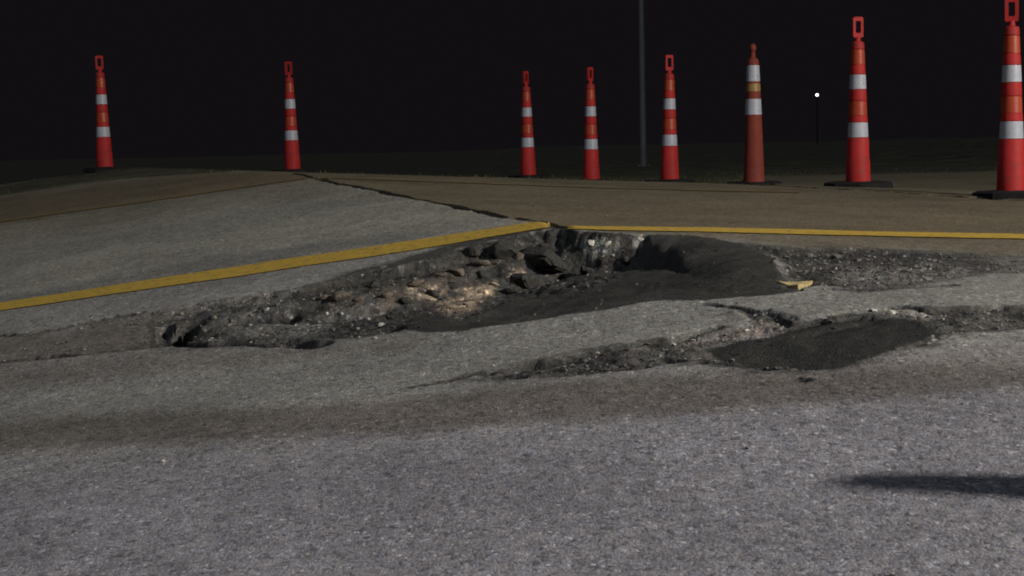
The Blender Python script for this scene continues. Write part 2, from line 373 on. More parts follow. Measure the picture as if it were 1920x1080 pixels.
# rubble, soil and light base showing in the pit
rb = np.clip(rub, 0, 1)
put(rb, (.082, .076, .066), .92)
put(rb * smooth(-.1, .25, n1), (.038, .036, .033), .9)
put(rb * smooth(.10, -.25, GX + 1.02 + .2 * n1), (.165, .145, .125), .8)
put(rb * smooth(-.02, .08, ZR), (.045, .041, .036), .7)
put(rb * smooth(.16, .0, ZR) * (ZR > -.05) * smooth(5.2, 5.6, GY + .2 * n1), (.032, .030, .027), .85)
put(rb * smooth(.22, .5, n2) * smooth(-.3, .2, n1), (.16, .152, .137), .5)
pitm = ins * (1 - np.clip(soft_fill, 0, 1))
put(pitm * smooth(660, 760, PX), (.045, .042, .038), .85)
def soil(P, c, soft=7, a=.95): put(pmask(P, soft, PX + 14 * n2 + 8 * n3, PY + 8 * n2 + 5 * n3) * pitm, c, a)
tan, pale, brown = (.32, .25, .175), (.44, .42, .35), (.125, .102, .082)
soil([(700, 545), (730, 520), (800, 495), (880, 478), (930, 490), (860, 530), (780, 560), (720, 580)], brown)
soil([(880, 470), (960, 452), (1010, 460), (985, 495), (930, 505)], brown, 7, .8)
soil([(585, 550), (640, 545), (685, 556), (660, 572), (610, 574)], (.22, .18, .135))
soil([(760, 530), (795, 528), (835, 550), (790, 562), (765, 552)], (.30, .24, .17))
soil([(815, 580), (850, 563), (900, 560), (885, 582), (840, 590)], tan)
soil([(860, 545), (905, 535), (938, 525), (930, 548), (880, 556)], tan)
soil([(955, 505), (975, 502), (985, 515), (965, 518)], tan, 4)
soil([(1080, 448), (1130, 446), (1165, 460), (1140, 476), (1100, 470)], pale, 5)
soil([(1185, 452), (1222, 446), (1212, 458), (1192, 462)], pale, 5, .8)
put(pmask([(1200, 632), (1320, 622), (1400, 612), (1470, 608), (1465, 622), (1380, 634), (1280, 645), (1180, 656)], 6) * rb, (.32, .27, .24), .75)
put(pmask([(1620, 576), (1700, 580), (1750, 590), (1730, 602), (1640, 592)], 6) * rb, (.36, .32, .28), .75)
put(pmask([(1560, 505), (1700, 500), (1900, 505), (1900, 530), (1620, 545), (1560, 530)], 10), (.20, .188, .17), .5)
put(pmask([(400, 600), (470, 590), (620, 600), (600, 630), (450, 640)], 8) * rb, (.17, .165, .15), .5)
put(rimd * CORE * (1 - np.clip(soft_fill, 0, 1)) * (PX0 < 1080), (.042, .040, .034), .9)
edge = np.maximum(smooth(.045, .01, np.abs(ZN + .02 * n2)) * (ZN < .05), np.maximum(smooth(.035, .0, np.abs(ZL + .03 * n2)) * FL, smooth(.05, .0, np.abs(ZR + .03 * n2)) * FRt))
put(edge * smooth(-.35, .25, n1 + .4 * n2) * CORE * (~fillm), (.062, .056, .050), .8)
put(pmask([(1180, 640), (1320, 622), (1400, 606), (1470, 600), (1465, 620), (1380, 630), (1280, 640)], 5) * (1 - rb) * smooth(-.1, .3, n2), (.22, .18, .165), .6)
put(smooth(0, .05, ZL) * (1 - rb) * smooth(-.5, .1, n1 + .6 * n2) * CORE, (.150, .125, .105), .75)
put(DKM * (~fillm), (.036, .034, .030), .9)
put(smooth(.045, .07, CR) * (~fillm), (.016, .015, .015), .95)
FILLC = np.array((.031, .031, .0275)); put(np.clip(fillm * 1.0, 0, 1), FILLC, 1.0); put(isfill1 * 1.0, (.049, .0480, .042), 1.0)
put(fillm * smooth(.1, .5, n2), (.050, .049, .043), .5)
put((GY > 11.75) * (GX > 1.2) * 1.0, (.125, .105, .066), 1.0)

V = np.stack([GX, GY, GZ], -1).reshape(-1, 3); Cc = ALB.reshape(-1, 3)
ii = np.arange(NR * NC).reshape(NR, NC)
Q = np.stack([ii[:-1, :-1], ii[:-1, 1:], ii[1:, 1:], ii[1:, :-1]], -1).reshape(-1, 4)
def fmask(m): return m[:-1, :-1].reshape(-1)
ok = fmask(GY < y_edge(GX))
f_fill1, f_fill2 = fmask(isfill1) & ok, fmask(isfill2) & ok
f_rub = fmask((rub > .5)) & ok & ~f_fill1 & ~f_fill2
rest = ok & ~f_fill1 & ~f_fill2 & ~f_rub
f_sh = rest & fmask((GY >= 11.75) & (GX > 1.2)); rest &= ~f_sh
f_r = rest & fmask(is_right); f_l = rest & fmask(is_left) & ~f_r; f_n = rest & ~f_r & ~f_l
road = obj('road', sub_mesh('road', V, Q, Cc, f_n), M_PAVE, kind='structure')
def rpart(name, sel, m, label=None, kind=None):
    return obj(name, sub_mesh(name, V, Q, Cc, sel), m, road, label=label, kind=kind)
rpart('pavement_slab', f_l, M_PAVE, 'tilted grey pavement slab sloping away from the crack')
rpart('pavement_slab', f_r, M_PAVE, 'brownish pavement slab beyond the transverse crack')
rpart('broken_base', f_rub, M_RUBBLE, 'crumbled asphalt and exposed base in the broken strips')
rpart('asphalt_patch', f_fill1, M_FILL, 'large black asphalt fill sloping into the pit')
rpart('asphalt_patch', f_fill2, M_FILL, 'smaller black asphalt patch in the near pavement')
rpart('shoulder', f_sh, M_SHOULDER)

# --- yellow lines, thin sheets just above the slabs
def yellow_mat(name, col, wear):
    m, N, L, b = mat(name, col, .7, .3); tc = N.new('ShaderNodeTexCoord')
    n = node(N, 'ShaderNodeTexNoise', Scale=38.0, Detail=7.0, Roughness=.75); L.new(tc.outputs['Object'], n.inputs['Vector'])
    r = ramp(N, [(.34, (.17, .14, .075)), (.34 + wear, tuple(c * .86 for c in col)), (.72, tuple(c * 1.08 for c in col))]); L.new(n.outputs[0], r.inputs[0]); L.new(r.outputs[0], b.inputs['Base Color'])
    bp = node(N, 'ShaderNodeBump', Strength=.4, Distance=.004); L.new(n.outputs[0], bp.inputs['Height']); L.new(bp.outputs[0], b.inputs['Normal'])
    return m
M_YEL = yellow_mat('yellow_line_paint', (.56, .365, .055), .14)
M_YELD = yellow_mat('worn_yellow_line_paint', (.19, .13, .045), .25)
def stripe(top, bot, m, n=420, k=5, label=None, xr_=0, xl_=0):
    T, B = hits(top), hits(bot)
    if xr_: T = np.vstack([T, T[-1] + (xr_, 0)]); B = np.vstack([B, B[-1] + (xr_, 0)])
    if xl_: T = np.vstack([T[0] - (xl_, 0), T]); B = np.vstack([B[0] - (xl_, 0), B])
    t = np.linspace(0, 1, n)
    def along(P):
        s = np.r_[0, np.cumsum(np.hypot(*np.diff(P, axis=0).T))]; s /= s[-1]
        return np.stack([np.interp(t, s, P[:, 0]), np.interp(t, s, P[:, 1])], -1)
    a, b = along(T), along(B); vv = []
    for j in range(k):
        w = j / (k - 1); p = a * (1 - w) + b * w
        if j in (0, k - 1): p = p + .006 * np.stack([np.zeros(n), fbm(p[:, 0], p[:, 1], 9, 3, 161 + j)], -1)
        z = np.maximum(road_z(p[:, 0], p[:, 1]), base_z(p[:, 0], p[:, 1]) - .02) + .004
        vv.append(np.c_[p, z])
    v = np.concatenate(vv); q = []
    for j in range(k - 1):
        for i in range(n - 1): q.append((j * n + i, (j + 1) * n + i, (j + 1) * n + i + 1, j * n + i + 1))
    o = obj('yellow_line', mesh_np('yellow_line', v, np.array(q)), m, road, label=label); return o
stripe([(-260, 606), (0, 569), (250, 531), (500, 493), (750, 457), (920, 431), (1000, 419), (1030, 418)], [(-260, 622), (0, 584), (250, 548), (500, 511), (750, 475), (920, 446), (1000, 433), (1042, 427)], M_YEL, label='bright yellow line along the tilted slab', xl_=7)
stripe([(1056, 425), (1200, 427), (1500, 432), (1920, 441), (2300, 450)], [(1066, 431), (1200, 434), (1500, 441), (1920, 450), (2300, 460)], M_YEL, label='dull yellow line past the crack', xr_=7)
stripe([(-260, 452), (0, 414), (300, 372), (440, 352), (575, 334)], [(-260, 456), (0, 418), (300, 375.5), (440, 355), (575, 336)], M_YELD, label='faint worn yellow line on the tilted slab', xl_=7)
stripe([(596, 333), (760, 338.5), (1100, 351), (1500, 361)], [(600, 334.5), (760, 340), (1100, 352.5), (1500, 363)], M_YELD, label='faint worn yellow line on the far slab')

# ------------------------------------------------------------------ ground (verge) out to the horizon
gx = np.concatenate([-np.geomspace(20, 900, 26)[::-1], np.arange(-19, 20, .28), np.geomspace(20.3, 900, 26)])
gy = np.concatenate([-np.geomspace(6, 600, 18)[::-1], np.arange(-5.5, 9, .5), np.arange(9, 24, .14), np.geomspace(24, 1500, 60)])
X2, Y2 = np.meshgrid(gx, gy)
onroad = (Y2 < y_edge(X2) + .05)
def verge_z(X, Y):
    e = smooth(.0, .5, Y - y_edge(X))
    return base_z(X, Y) - .012 - .02 * e + .02 * e * fbm(X, Y, 1.3, 4, 201) * np.clip(Y / 14, 1, 6)
Z2 = np.where(onroad, base_z(X2, Y2) - .75, verge_z(X2, Y2))
Z2 = np.where((Y2 > y_edge(X2) - .25) & onroad, base_z(X2, Y2) - .30, Z2)
v = np.stack([X2, Y2, Z2], -1).reshape(-1, 3); nr, nc = X2.shape; ii = np.arange(nr * nc).reshape(nr, nc)
q = np.stack([ii[:-1, :-1], ii[:-1, 1:], ii[1:, 1:], ii[1:, :-1]], -1).reshape(-1, 4)
m, N, L, b = mat('verge_soil_and_grass', rough=.95, spec=.1); tc = N.new('ShaderNodeTexCoord')
a1 = node(N, 'ShaderNodeTexNoise', Scale=.9, Detail=9.0, Roughness=.7); L.new(tc.outputs['Object'], a1.inputs['Vector'])
a2 = node(N, 'ShaderNodeTexNoise', Scale=14.0, Detail=8.0, Roughness=.75); L.new(tc.outputs['Object'], a2.inputs['Vector'])
r = ramp(N, [(.35, (.050, .050, .032)), (.52, (.085, .080, .052)), (.66, (.14, .122, .082))]); L.new(a1.outputs[0], r.inputs[0])
r2 = ramp(N, [(.3, g3(.5)), (.7, g3(1.5))]); L.new(a2.outputs[0], r2.inputs[0])
L.new(mulc(N, L, r.outputs[0], r2.outputs[0]), b.inputs['Base Color'])
bp = node(N, 'ShaderNodeBump', Strength=1.0, Distance=.03); L.new(a2.outputs[0], bp.inputs['Height']); L.new(bp.outputs[0], b.inputs['Normal'])
obj('ground', mesh_np('ground', v, q), m, kind='structure')

# short dry grass on the verge
n = 13000
bx = RNG.uniform(-9, 11, n); by = 11.7 + RNG.beta(1.0, 2.2, n) * 22
keep = ((bx > -1.5) | (RNG.uniform(0, 1, n) < .12)) & (by > y_edge(bx) + .08) & (fbm(bx, by, .8, 3, 211) > -.22); bx, by = bx[keep], by[keep]; n = len(bx)
bz = verge_z(bx, by) - .01; hgt = RNG.uniform(.015, .05, n) * (1 + .5 * fbm(bx, by, .5, 2, 215)); an = RNG.uniform(0, 6.28, n); ln = RNG.uniform(.2, .9, n) * hgt; wd_ = .006
dx, dy = np.cos(an), np.sin(an)
p0 = np.c_[bx - dy * wd_, by + dx * wd_, bz]; p1 = np.c_[bx + dy * wd_, by - dx * wd_, bz]; p2 = np.c_[bx + dx * ln, by + dy * ln, bz + hgt]
v = np.stack([p0, p1, p2], 1).reshape(-1, 3); M_GR = solid('dry_grass', (.085, .078, .038), .9, .1, .5, 3.0)
obj('grass', mesh_np('grass', v, np.arange(3 * n).reshape(-1, 3), sm=False), M_GR, label='short sparse grass on the dark verge behind the road', cat='grass', kind='stuff')

# ------------------------------------------------------------------ loose stones and broken pieces
def lump(seed, s, flat=.6, n=16, cut=.0):
    r = np.random.default_rng(seed); p = r.normal(size=(n, 3)); p /= np.linalg.norm(p, axis=1)[:, None]
    p *= r.uniform(.72, 1.0, (n, 1)); p[:, 2] = np.clip(p[:, 2], -.75, .8) * flat
    bm = bmesh.new(); vs = [bm.verts.new(Vector(x) * s) for x in p]
    h = bmesh.ops.convex_hull(bm, input=vs); bmesh.ops.delete(bm, geom=list({g for g in h['geom_interior'] if isinstance(g, bmesh.types.BMVert)}), context='VERTS')
    bmesh.ops.bevel(bm, geom=bm.edges[:], offset=s * .07, segments=1, affect='EDGES')
    for v_ in bm.verts:
        k = v_.co * (9 / s); v_.co *= 1 + .05 * math.sin(k.x * 1.7 + k.y * 2.3 + seed) * math.cos(k.z * 2.1 - k.x)
    me = bpy.data.meshes.new('lump'); bm.to_mesh(me); bm.free(); return me
M_DARK = solid('broken_asphalt_dark', (.042, .040, .034), .92, .2, .55, 60, .8, (.13, .115, .09))
M_GREY = solid('broken_asphalt_grey', (.15, .142, .125), .92, .2, .5, 70, .8, (.05, .047, .04))
M_TAN = solid('tan_clay', (.36, .285, .20), .95, .1, .3, 45, .7, (.17, .13, .09))
M_PALE = solid('pale_concrete', (.47, .45, .38), .9, .2, .35, 50, .6, (.2, .19, .15))
M_BROWN = solid('brown_soil_clod', (.135, .110, .088), .95, .1, .45, 45, .8, (.08, .065, .05))
def chunk(name, px, py, wpx, m, label, group, flat=.6, seed=0, cat='rubble', rot=None, stretch=1.0, sink=.35):
    h = hit(px, py, zf=road_z, y1=12)
    if h is None: return
    s = wpx / F * h[1] / 2
    o = obj(name, lump(seed, s, flat), m, None, label, cat, group)
    o.scale = (1.0 * stretch, 1.0, 1.0)
    zc = float(road_z(h[0], h[1])); r = random.Random(seed)
    o.rotation_euler = (r.uniform(-.35, .35), r.uniform(-.3, .3), r.uniform(-.6, .6)) if rot is None else rot
    o.location = (h[0], h[1] + s * .3, zc + s * flat * (.75 - sink)); return o
G1, G2, G3 = 'dark asphalt lumps in the pit', 'tan clay clods in the pit', 'brown soil clods on the pit wall'
chunk('asphalt_chunk', 942, 484, 66, M_DARK, 'squarish dark asphalt block lodged in the pit wall below the yellow line', None, .8, 3)
chunk('asphalt_chunk', 1040, 512, 150, M_DARK, 'largest dark broken asphalt slab lying at the bottom of the pit', None, .55, 5, sink=.1)
chunk('asphalt_chunk', 988, 540, 84, M_DARK, 'dark asphalt lump at the foot of the pit wall, beside the largest slab', None, .6, 8)
for i, (x, y, w_) in enumerate([(888, 478, 38), (1100, 515, 44), (1130, 498, 34), (905, 520, 34), (812, 556, 36), (760, 572, 40), (700, 540, 30), (960, 550, 40), (1015, 470, 36), (1175, 492, 34), (845, 540, 30), (738, 598, 44)]):
    chunk('asphalt_chunk', x, y, w_, M_DARK, 'small dark asphalt lump among the clay in the large pit', G1, .65, 20 + i)
for i, (x, y, w_, st) in enumerate([(800, 560, 52, 1.6), (855, 580, 58, 1.5), (898, 549, 50, 1.6), (928, 536, 26, 1.1), (968, 515, 22, 1.3), (1055, 487, 14, 1.2), (880, 570, 30, 1.4), (770, 545, 30, 1.2), (950, 522, 14, 1.0)]):
    chunk('clay_clod', x, y, w_ / st, M_TAN, 'pale tan clay clod on the exposed slope of the large pit', G2, .32, 40 + i, 'clay', stretch=st)
for i, (x, y, w_) in enumerate([(856, 518, 44), (902, 500, 40), (974, 486, 34), (778, 540, 44), (725, 560, 36), (640, 562, 50), (610, 562, 26), (828, 520, 30), (930, 502, 28), (672, 566, 28)]):
    chunk('soil_clod', x, y, w_, M_BROWN, 'brown soil clod sticking out of the large pit wall', G3, .6, 60 + i, 'soil')
for i, (x, y, w_, st) in enumerate([(1108, 462, 34, 1.3), (1140, 464, 32, 1.2), (1203, 455, 26, 1.5), (1150, 482, 10, 1.0), (1126, 497, 10, 1.0)]):
    chunk('concrete_fragment', x, y, w_ / st, M_PALE, 'pale concrete fragment under the lip at the pit corner', 'pale concrete fragments', .7, 80 + i, 'concrete', stretch=st)
for i, (x, y, w_) in enumerate([(500, 584, 16), (520, 574, 14), (597, 606, 14), (612, 590, 12), (470, 594, 14), (660, 612, 14), (715, 612, 16), (430, 606, 18), (400, 600, 20), (545, 600, 14), (575, 622, 12), (625, 620, 14), (690, 600, 12), (740, 615, 12), (560, 582, 12), (640, 590, 13), (385, 622, 14), (340, 592, 16)]):
    chunk('gravel_stone', x, y, w_, M_GREY if i % 3 else M_PALE, 'grey stone loose on the crumbled strip beside the small black hole' if i % 3 else 'pale stone loose on the crumbled strip beside the small black hole', 'stones on the crumbled strip', .7, 100 + i, 'stone')
for i, (x, y, w_, st) in enumerate([(1459, 618, 24, 1.3), (1262, 648, 18, 1.2), (1215, 650, 20, 1.2), (1300, 640, 14, 1), (1180, 656, 14, 1.2), (1120, 664, 12, 1), (1360, 630, 16, 1.4), (1400, 622, 18, 1.4)]):
    chunk('concrete_fragment', x, y, w_ / st, M_PALE if i % 2 else M_BROWN, 'pale fragment along the torn edge leading to the smaller black patch' if i % 2 else 'brown fragment along the torn edge leading to the smaller black patch', 'fragments along the near crack', .5, 130 + i, 'rubble', stretch=st)
for i, (x, y, w_, st) in enumerate([(1672, 588, 26, 1.2), (1638, 584, 20, 1.3), (1732, 596, 24, 1.2), (1708, 592, 16, 1.3)]):
    chunk('concrete_fragment', x, y, w_ / st, M_PALE, 'pale fragment on the far rim of the smaller black patch', 'fragments behind the small patch', .5, 150 + i, 'rubble', stretch=st)
for i, (x, y, w_) in enumerate([(1518, 482, 24), (1568, 484, 26), (1545, 492, 16), (1475, 486, 20), (1610, 490, 18), (1500, 512, 16), (1560, 512, 14), (1480, 505, 14)]):
    chunk('asphalt_chunk', x, y, w_, M_GREY, 'grey asphalt lump on the crumbled strip beyond the large black fill', 'lumps beyond the black fill', .55, 170 + i)
for i, (x, y, w_, lb) in enumerate([(1137, 406, 6, 'tiny white stone alone on the brown slab beyond the yellow line'), (305, 867, 11, 'white pebble alone on the near pavement below the brown band'), (925, 688, 9, 'white pebble at the start of the near torn edge'), (1503, 712, 10, 'small dark stone on the pavement below the smaller black patch')]):
    chunk('pebble', x, y, w_, M_PALE if i < 3 else M_DARK, lb, None, .6, 190 + i, 'stone', sink=.1)
# yellow painted splinter at the corner of the fill
h0 = hits([(1458, 531), (1475, 534), (1500, 535), (1524, 530), (1514, 538), (1496, 542), (1478, 539)], zf=road_z)
bm = bmesh.new(); tv = []; bv = []
for i, (x, y) in enumerate(h0):
    z = float(road_z(x, y)); tv.append(bm.verts.new((x, y, z + .006 + .002 * (i % 3)))); bv.append(bm.verts.new((x, y, z - .01)))
bm.faces.new(tv[::-1]); bm.faces.new(bv)
for i in range(len(tv)): j = (i + 1) % len(tv); bm.faces.new((tv[i], tv[j], bv[j], bv[i]))
bmesh.ops.recalc_face_normals(bm, faces=bm.faces[:]); me = bpy.data.meshes.new('yellow_splinter'); bm.to_mesh(me); bm.free()
obj('yellow_splinter', me, solid('yellow_painted_chip', (.40, .31, .15), .9, .1, .4, 60), None, 'flat yellowish splinter lying at the corner of the large black fill', 'fragment')

# fine gravel strewn over the broken strips
me0 = lump(999, 1.0, .7, 9); tv = np.array([v_.co[:] for v_ in me0.vertices])
bm = bmesh.new(); bm.from_mesh(me0); bmesh.ops.triangulate(bm, faces=bm.faces[:]); tf = np.array([[v_.index for v_ in f.verts] for f in bm.faces]); bm.free(); bpy.data.meshes.remove(me0)
wgt = (np.clip(rub, 0, 1) * (1 - .6 * ins) + .05 * smooth(-.12, 0, np.maximum.reduce([ZL, ZR, ZN])) * (1 - fillm) + .0022 + .10 * fillm) * CORE * (GY < 8)
wgt[:-1, :-1] *= (np.diff(GX, axis=1)[:-1] * np.diff(GY, axis=0)[:, :-1])
pr = wgt.ravel() / wgt.sum(); npb = 2600
idx = RNG.choice(NR * NC, npb, p=pr); fx, fy = GX.ravel()[idx] + RNG.uniform(-.004, .004, npb), GY.ravel()[idx] + RNG.uniform(-.006, .006, npb)
fs = .0035 + .0075 * RNG.beta(1.2, 3, npb); fz = road_z(fx, fy) + fs * .3; ang = RNG.uniform(0, 6.28, npb)
ca, sa = np.cos(ang), np.sin(ang)
vx = tv[None, :, 0] * ca[:, None] - tv[None, :, 1] * sa[:, None]; vy = tv[None, :, 0] * sa[:, None] + tv[None, :, 1] * ca[:, None]
vv = np.stack([vx, vy, np.repeat(tv[None, :, 2], npb, 0)], -1) * fs[:, None, None] + np.stack([fx, fy, fz], -1)[:, None, :]
qq = tf[None] + (np.arange(npb) * len(tv))[:, None, None]
cc = np.repeat((.06 + .26 * RNG.beta(1.3, 2.2, npb))[:, None] * np.array((1.04, .98, .88)) * 1.0, len(tv), 0)
onf = np.repeat(fillm.ravel()[idx], len(tv))[:, None]; cc = np.where(onf, cc * .32, cc)
m, N, L, b = mat('loose_gravel', rough=.9, spec=.2); at = node(N, 'ShaderNodeAttribute', attribute_name='albedo'); L.new(at.outputs['Color'], b.inputs['Base Color'])
obj('gravel', mesh_np('gravel', vv.reshape(-1, 3), qq.reshape(-1, 3), cc, sm=False), m, label='fine loose gravel strewn over the broken strips of pavement', cat='gravel', kind='stuff')

# ------------------------------------------------------------------ traffic cones
def plastic(name, col, rough=.62, var=.22, dirt=(.115, .045, .04)):
    return solid(name, col, rough, .2, var, 7, .05, dirt)
M_RED = plastic('red_orange_plastic', (.36, .022, .019)); M_OLD = plastic('faded_orange_plastic', (.185, .036, .021), .7, .2)
def sheeting(name, col, dirt):
    m = solid(name, col, .42, .35, .12, 22, 0, dirt)
    N, L = m.node_tree.nodes, m.node_tree.links; b = N['Principled BSDF']; tc = N.new('ShaderNodeTexCoord')
    w = node(N, 'ShaderNodeTexVoronoi', Scale=160.0); L.new(tc.outputs['Object'], w.inputs['Vector'])
    bp = node(N, 'ShaderNodeBump', Strength=.25, Distance=.002); L.new(w.outputs['Distance'], bp.inputs['Height']); L.new(bp.outputs[0], b.inputs['Normal']); return m
M_WHITE = sheeting('white_reflective_sheeting', (.39, .40, .435), (.29, .29, .30)); M_ORANGE = sheeting('orange_reflective_sheeting', (.36, .052, .020), (.27, .04, .022))
M_YDIRT = sheeting('dirty_yellow_tape', (.28, .17, .055), (.22, .075, .03))
M_RUBBER = solid('black_rubber', (.012, .0115, .011), .9, .2, .3, 9, .2, (.03, .028, .024))
def rad(z): return np.interp(z, [.05, .352, .66, 1.0], [.081, .068, .056, .043])
prof = [(.079, .046), (.084, .05), (.084, .062), (.079, .20), (.076, .205), (.073, .345), (.071, .349), (rad(.352) - .003, .352), (rad(.455) - .003, .455), (rad(.46) + .001, .459), (rad(.497) + .001, .497), (rad(.5) - .003, .5), (rad(.6) - .003, .6), (rad(.604) + .001, .604), (rad(.676) + .001, .676), (rad(.68) - .003, .68), (rad(.78) - .003, .78), (rad(.784) + .001, .784), (rad(.845), .842), (rad(.847) - .003, .846), (rad(.95) - .003, .95), (rad(.954) + .001, .954), (.0425, .992), (.039, 1.000), (.022, 1.006), (.018, 1.022), (.018, 1.036)]
ME_BODY = lathe('cone_body', prof)
def band(z0, z1, name, off=.0015): return lathe(name, [(rad(z0) - .006, z0), (rad(z0) + off, z0 + .001), (rad(z1) + off, z1 - .001), (rad(z1) - .006, z1)], 32)
ME_W = [band(.3535, .4545, 'white_band'), band(.6815, .7795, 'white_band')]; ME_O = [band(.503, .598, 'orange_band', 0), band(.849, .948, 'orange_band', 0)]
def base_mesh(n=8, r=.235, h=.05):
    def fn(bm):
        pr_ = [(r * .97, 0), (r, .006), (r * .985, .042), (r * .90, .050), (.10, h + .002), (.083, h + .004)]
        ring = []
        for rr, z in pr_:
            k = n if rr > .15 else 8
            ring.append([bm.verts.new((rr * math.cos(2 * math.pi * (i + .5) / 8), rr * math.sin(2 * math.pi * (i + .5) / 8), z)) for i in range(8)])
        for a, b_ in zip(ring, ring[1:]):
            for i in range(8): bm.faces.new((a[i], a[(i + 1) % 8], b_[(i + 1) % 8], b_[i]))
        bm.faces.new(ring[0][::-1]); bm.faces.new(ring[-1])
    return bm_mesh('rubber_base', fn)
ME_BASE = base_mesh()
def loop_fn(bm):
    z0, z1, wo, wi = 1.030, 1.170, .038, .019
    def rr(w, a, b_, r):
        pts = []
        for cx, cz, s in ((w - r, b_ - r, 0), (-w + r, b_ - r, 1), (-w + r, a + r, 2), (w - r, a + r, 3)):
            for k in range(5): t_ = math.pi / 2 * (s + k / 4); pts.append((cx + r * math.cos(t_), cz + r * math.sin(t_)))
        return pts
    o_, i_ = rr(wo, z0, z1, .014), rr(wi, z0 + .032, z1 - .026, .006); n_ = len(o_)
    rings = []
    for pts, yy in ((o_, -.010), (o_, .010), (i_, .010), (i_, -.010)): rings.append([bm.verts.new((x, yy, z)) for x, z in pts])
    for a, b_ in zip(rings, rings[1:] + rings[:1]):
        for k in range(n_): bm.faces.new((a[k], a[(k + 1) % n_], b_[(k + 1) % n_], b_[k]))
ME_LOOP = bm_mesh('handle', loop_fn)
def make_cone(loc, rz, label, group='reflective channelizer cones closing the road', tilt=(0, 0)):
    e = obj('traffic_cone', None, None, None, label, 'traffic cone', group)
    e.location = loc; e.rotation_euler = (tilt[0], tilt[1], rz)
    obj('base', ME_BASE, M_RUBBER, e); obj('body', ME_BODY, M_RED, e)
    for me in ME_W: obj('white_band', me, M_WHITE, e)
    for me in ME_O: obj('orange_band', me, M_ORANGE, e)
    obj('handle', ME_LOOP, M_RED, e); return e
def ground_at(x, y): return float(road_z(x, y)) if y < y_edge(np.array(x)) and y < 19 else float(verge_z(np.array(x), np.array(y)))
def cone_at(px, s, label, rz, dz=0.0, tilt=(0, 0), maker=make_cone):
    Y = .325 * F / s; X = (px - 960) / F * Y
    # keep the traced column: the roll and pitch move it slightly with height
    for _ in range(6):
        gx_, _gy = project(np.array(X), np.array(Y), np.array(ground_at(X, Y))); X += (px - float(gx_)) / F * Y
    return maker((X, Y, ground_at(X, Y) - .012 + dz), rz, label, tilt=tilt)
def old_cone(loc, rz, label, tilt=(0, 0)):
    e = obj('traffic_cone', None, None, None, label, 'traffic cone'); e.location = loc; e.rotation_euler = (*tilt, rz)
    def r2_(z): return np.interp(z, [.03, .6, 1.02], [.085, .065, .046])
    obj('base', base_mesh(8, .23, .035), M_RUBBER, e)
    obj('body', lathe('old_cone_body', [(.086, .03), (.088, .04)] + [(float(r2_(z)), z) for z in (.05, .3, .59, .72, .86, .98, 1.02)] + [(.040, 1.034), (.022, 1.048), (.019, 1.08), (.016, 1.10)]), M_OLD, e)
    def bnd(z0, z1, nm, m_): obj(nm, lathe(nm, [(r2_(z0) - .004, z0), (r2_(z0) + .0018, z0 + .001), (r2_(z1) + .0018, z1 - .001), (r2_(z1) - .004, z1)], 32), m_, e)
    bnd(.588, .715, 'white_band', M_WHITE); bnd(.855, .985, 'white_band', M_WHITE); bnd(.775, .838, 'yellow_tape', M_YDIRT)
    obj('knob', lathe('knob', [(.010, 1.085), (.019, 1.095), (.026, 1.112), (.027, 1.128), (.022, 1.145), (.012, 1.155), (.004, 1.158)]), M_OLD, e); return e
cone_at(197, 60, 'banded orange traffic cone on the verge beyond the sloping end of the tilted slab', .2, tilt=(0, -.012))
cone_at(549, 58, 'banded orange traffic cone at the crest where the long crack ends', -.3, tilt=(0, -.010))
cone_at(991, 56, 'banded orange traffic cone at the far end of the curved row', .9, tilt=(0, -.012))
cone_at(1109, 60.5, 'banded orange traffic cone beside the grey light pole, farther of the two flanking it', .8, tilt=(.01, -.006))
cone_at(1256, 67, 'banded orange traffic cone between the light pole and the faded cone', .35, tilt=(.0, .008))
cone_at(1414, 75, 'faded orange traffic cone with round knob and yellow tape between white bands', .1, maker=old_cone)
cone_at(1609, 88.5, 'banded orange traffic cone on black rubber base, next to the faded knobbed cone', .25, tilt=(.012, -.004))
cone_at(1896, 104, 'banded orange traffic cone beside the shoulder crack, at the road end of the curved row', -.35)

# the cone beside the near pavement whose shadow falls across it
sx, sy = hit(1560, 901)
tip = Vector((sx, sy, float(road_z(sx, sy)))); rayd = (LAMP - tip); tt = (1.10) / (rayd.z)
cx_, cy_ = 0, 0
for _ in range(8):
    p_ = tip + rayd * tt; zg = float(base_z(p_.x, p_.y)); tt = (zg + .95 - tip.z) / rayd.z
e = obj('traffic_cone', None, None, None, 'short wide orange traffic cone throwing its long shadow across the near pavement', 'traffic cone'); e.location = (p_.x, p_.y, zg - .012); e.rotation_euler = (0, 0, .5)
obj('base', bm_mesh('square_base', lambda bm: box(bm, (0, 0, .015), (.48, .48, .03)), .008), M_OLD, e)
obj('body', lathe('wide_cone_body', [(.20, .028), (.195, .05), (.046, .90), (.040, .935), (.026, .95)]), M_OLD, e)
obj('white_band', lathe('wide_white_band', [(.105, .58), (.1045, .581), (.0765, .739), (.072, .74)], 32), M_WHITE, e)

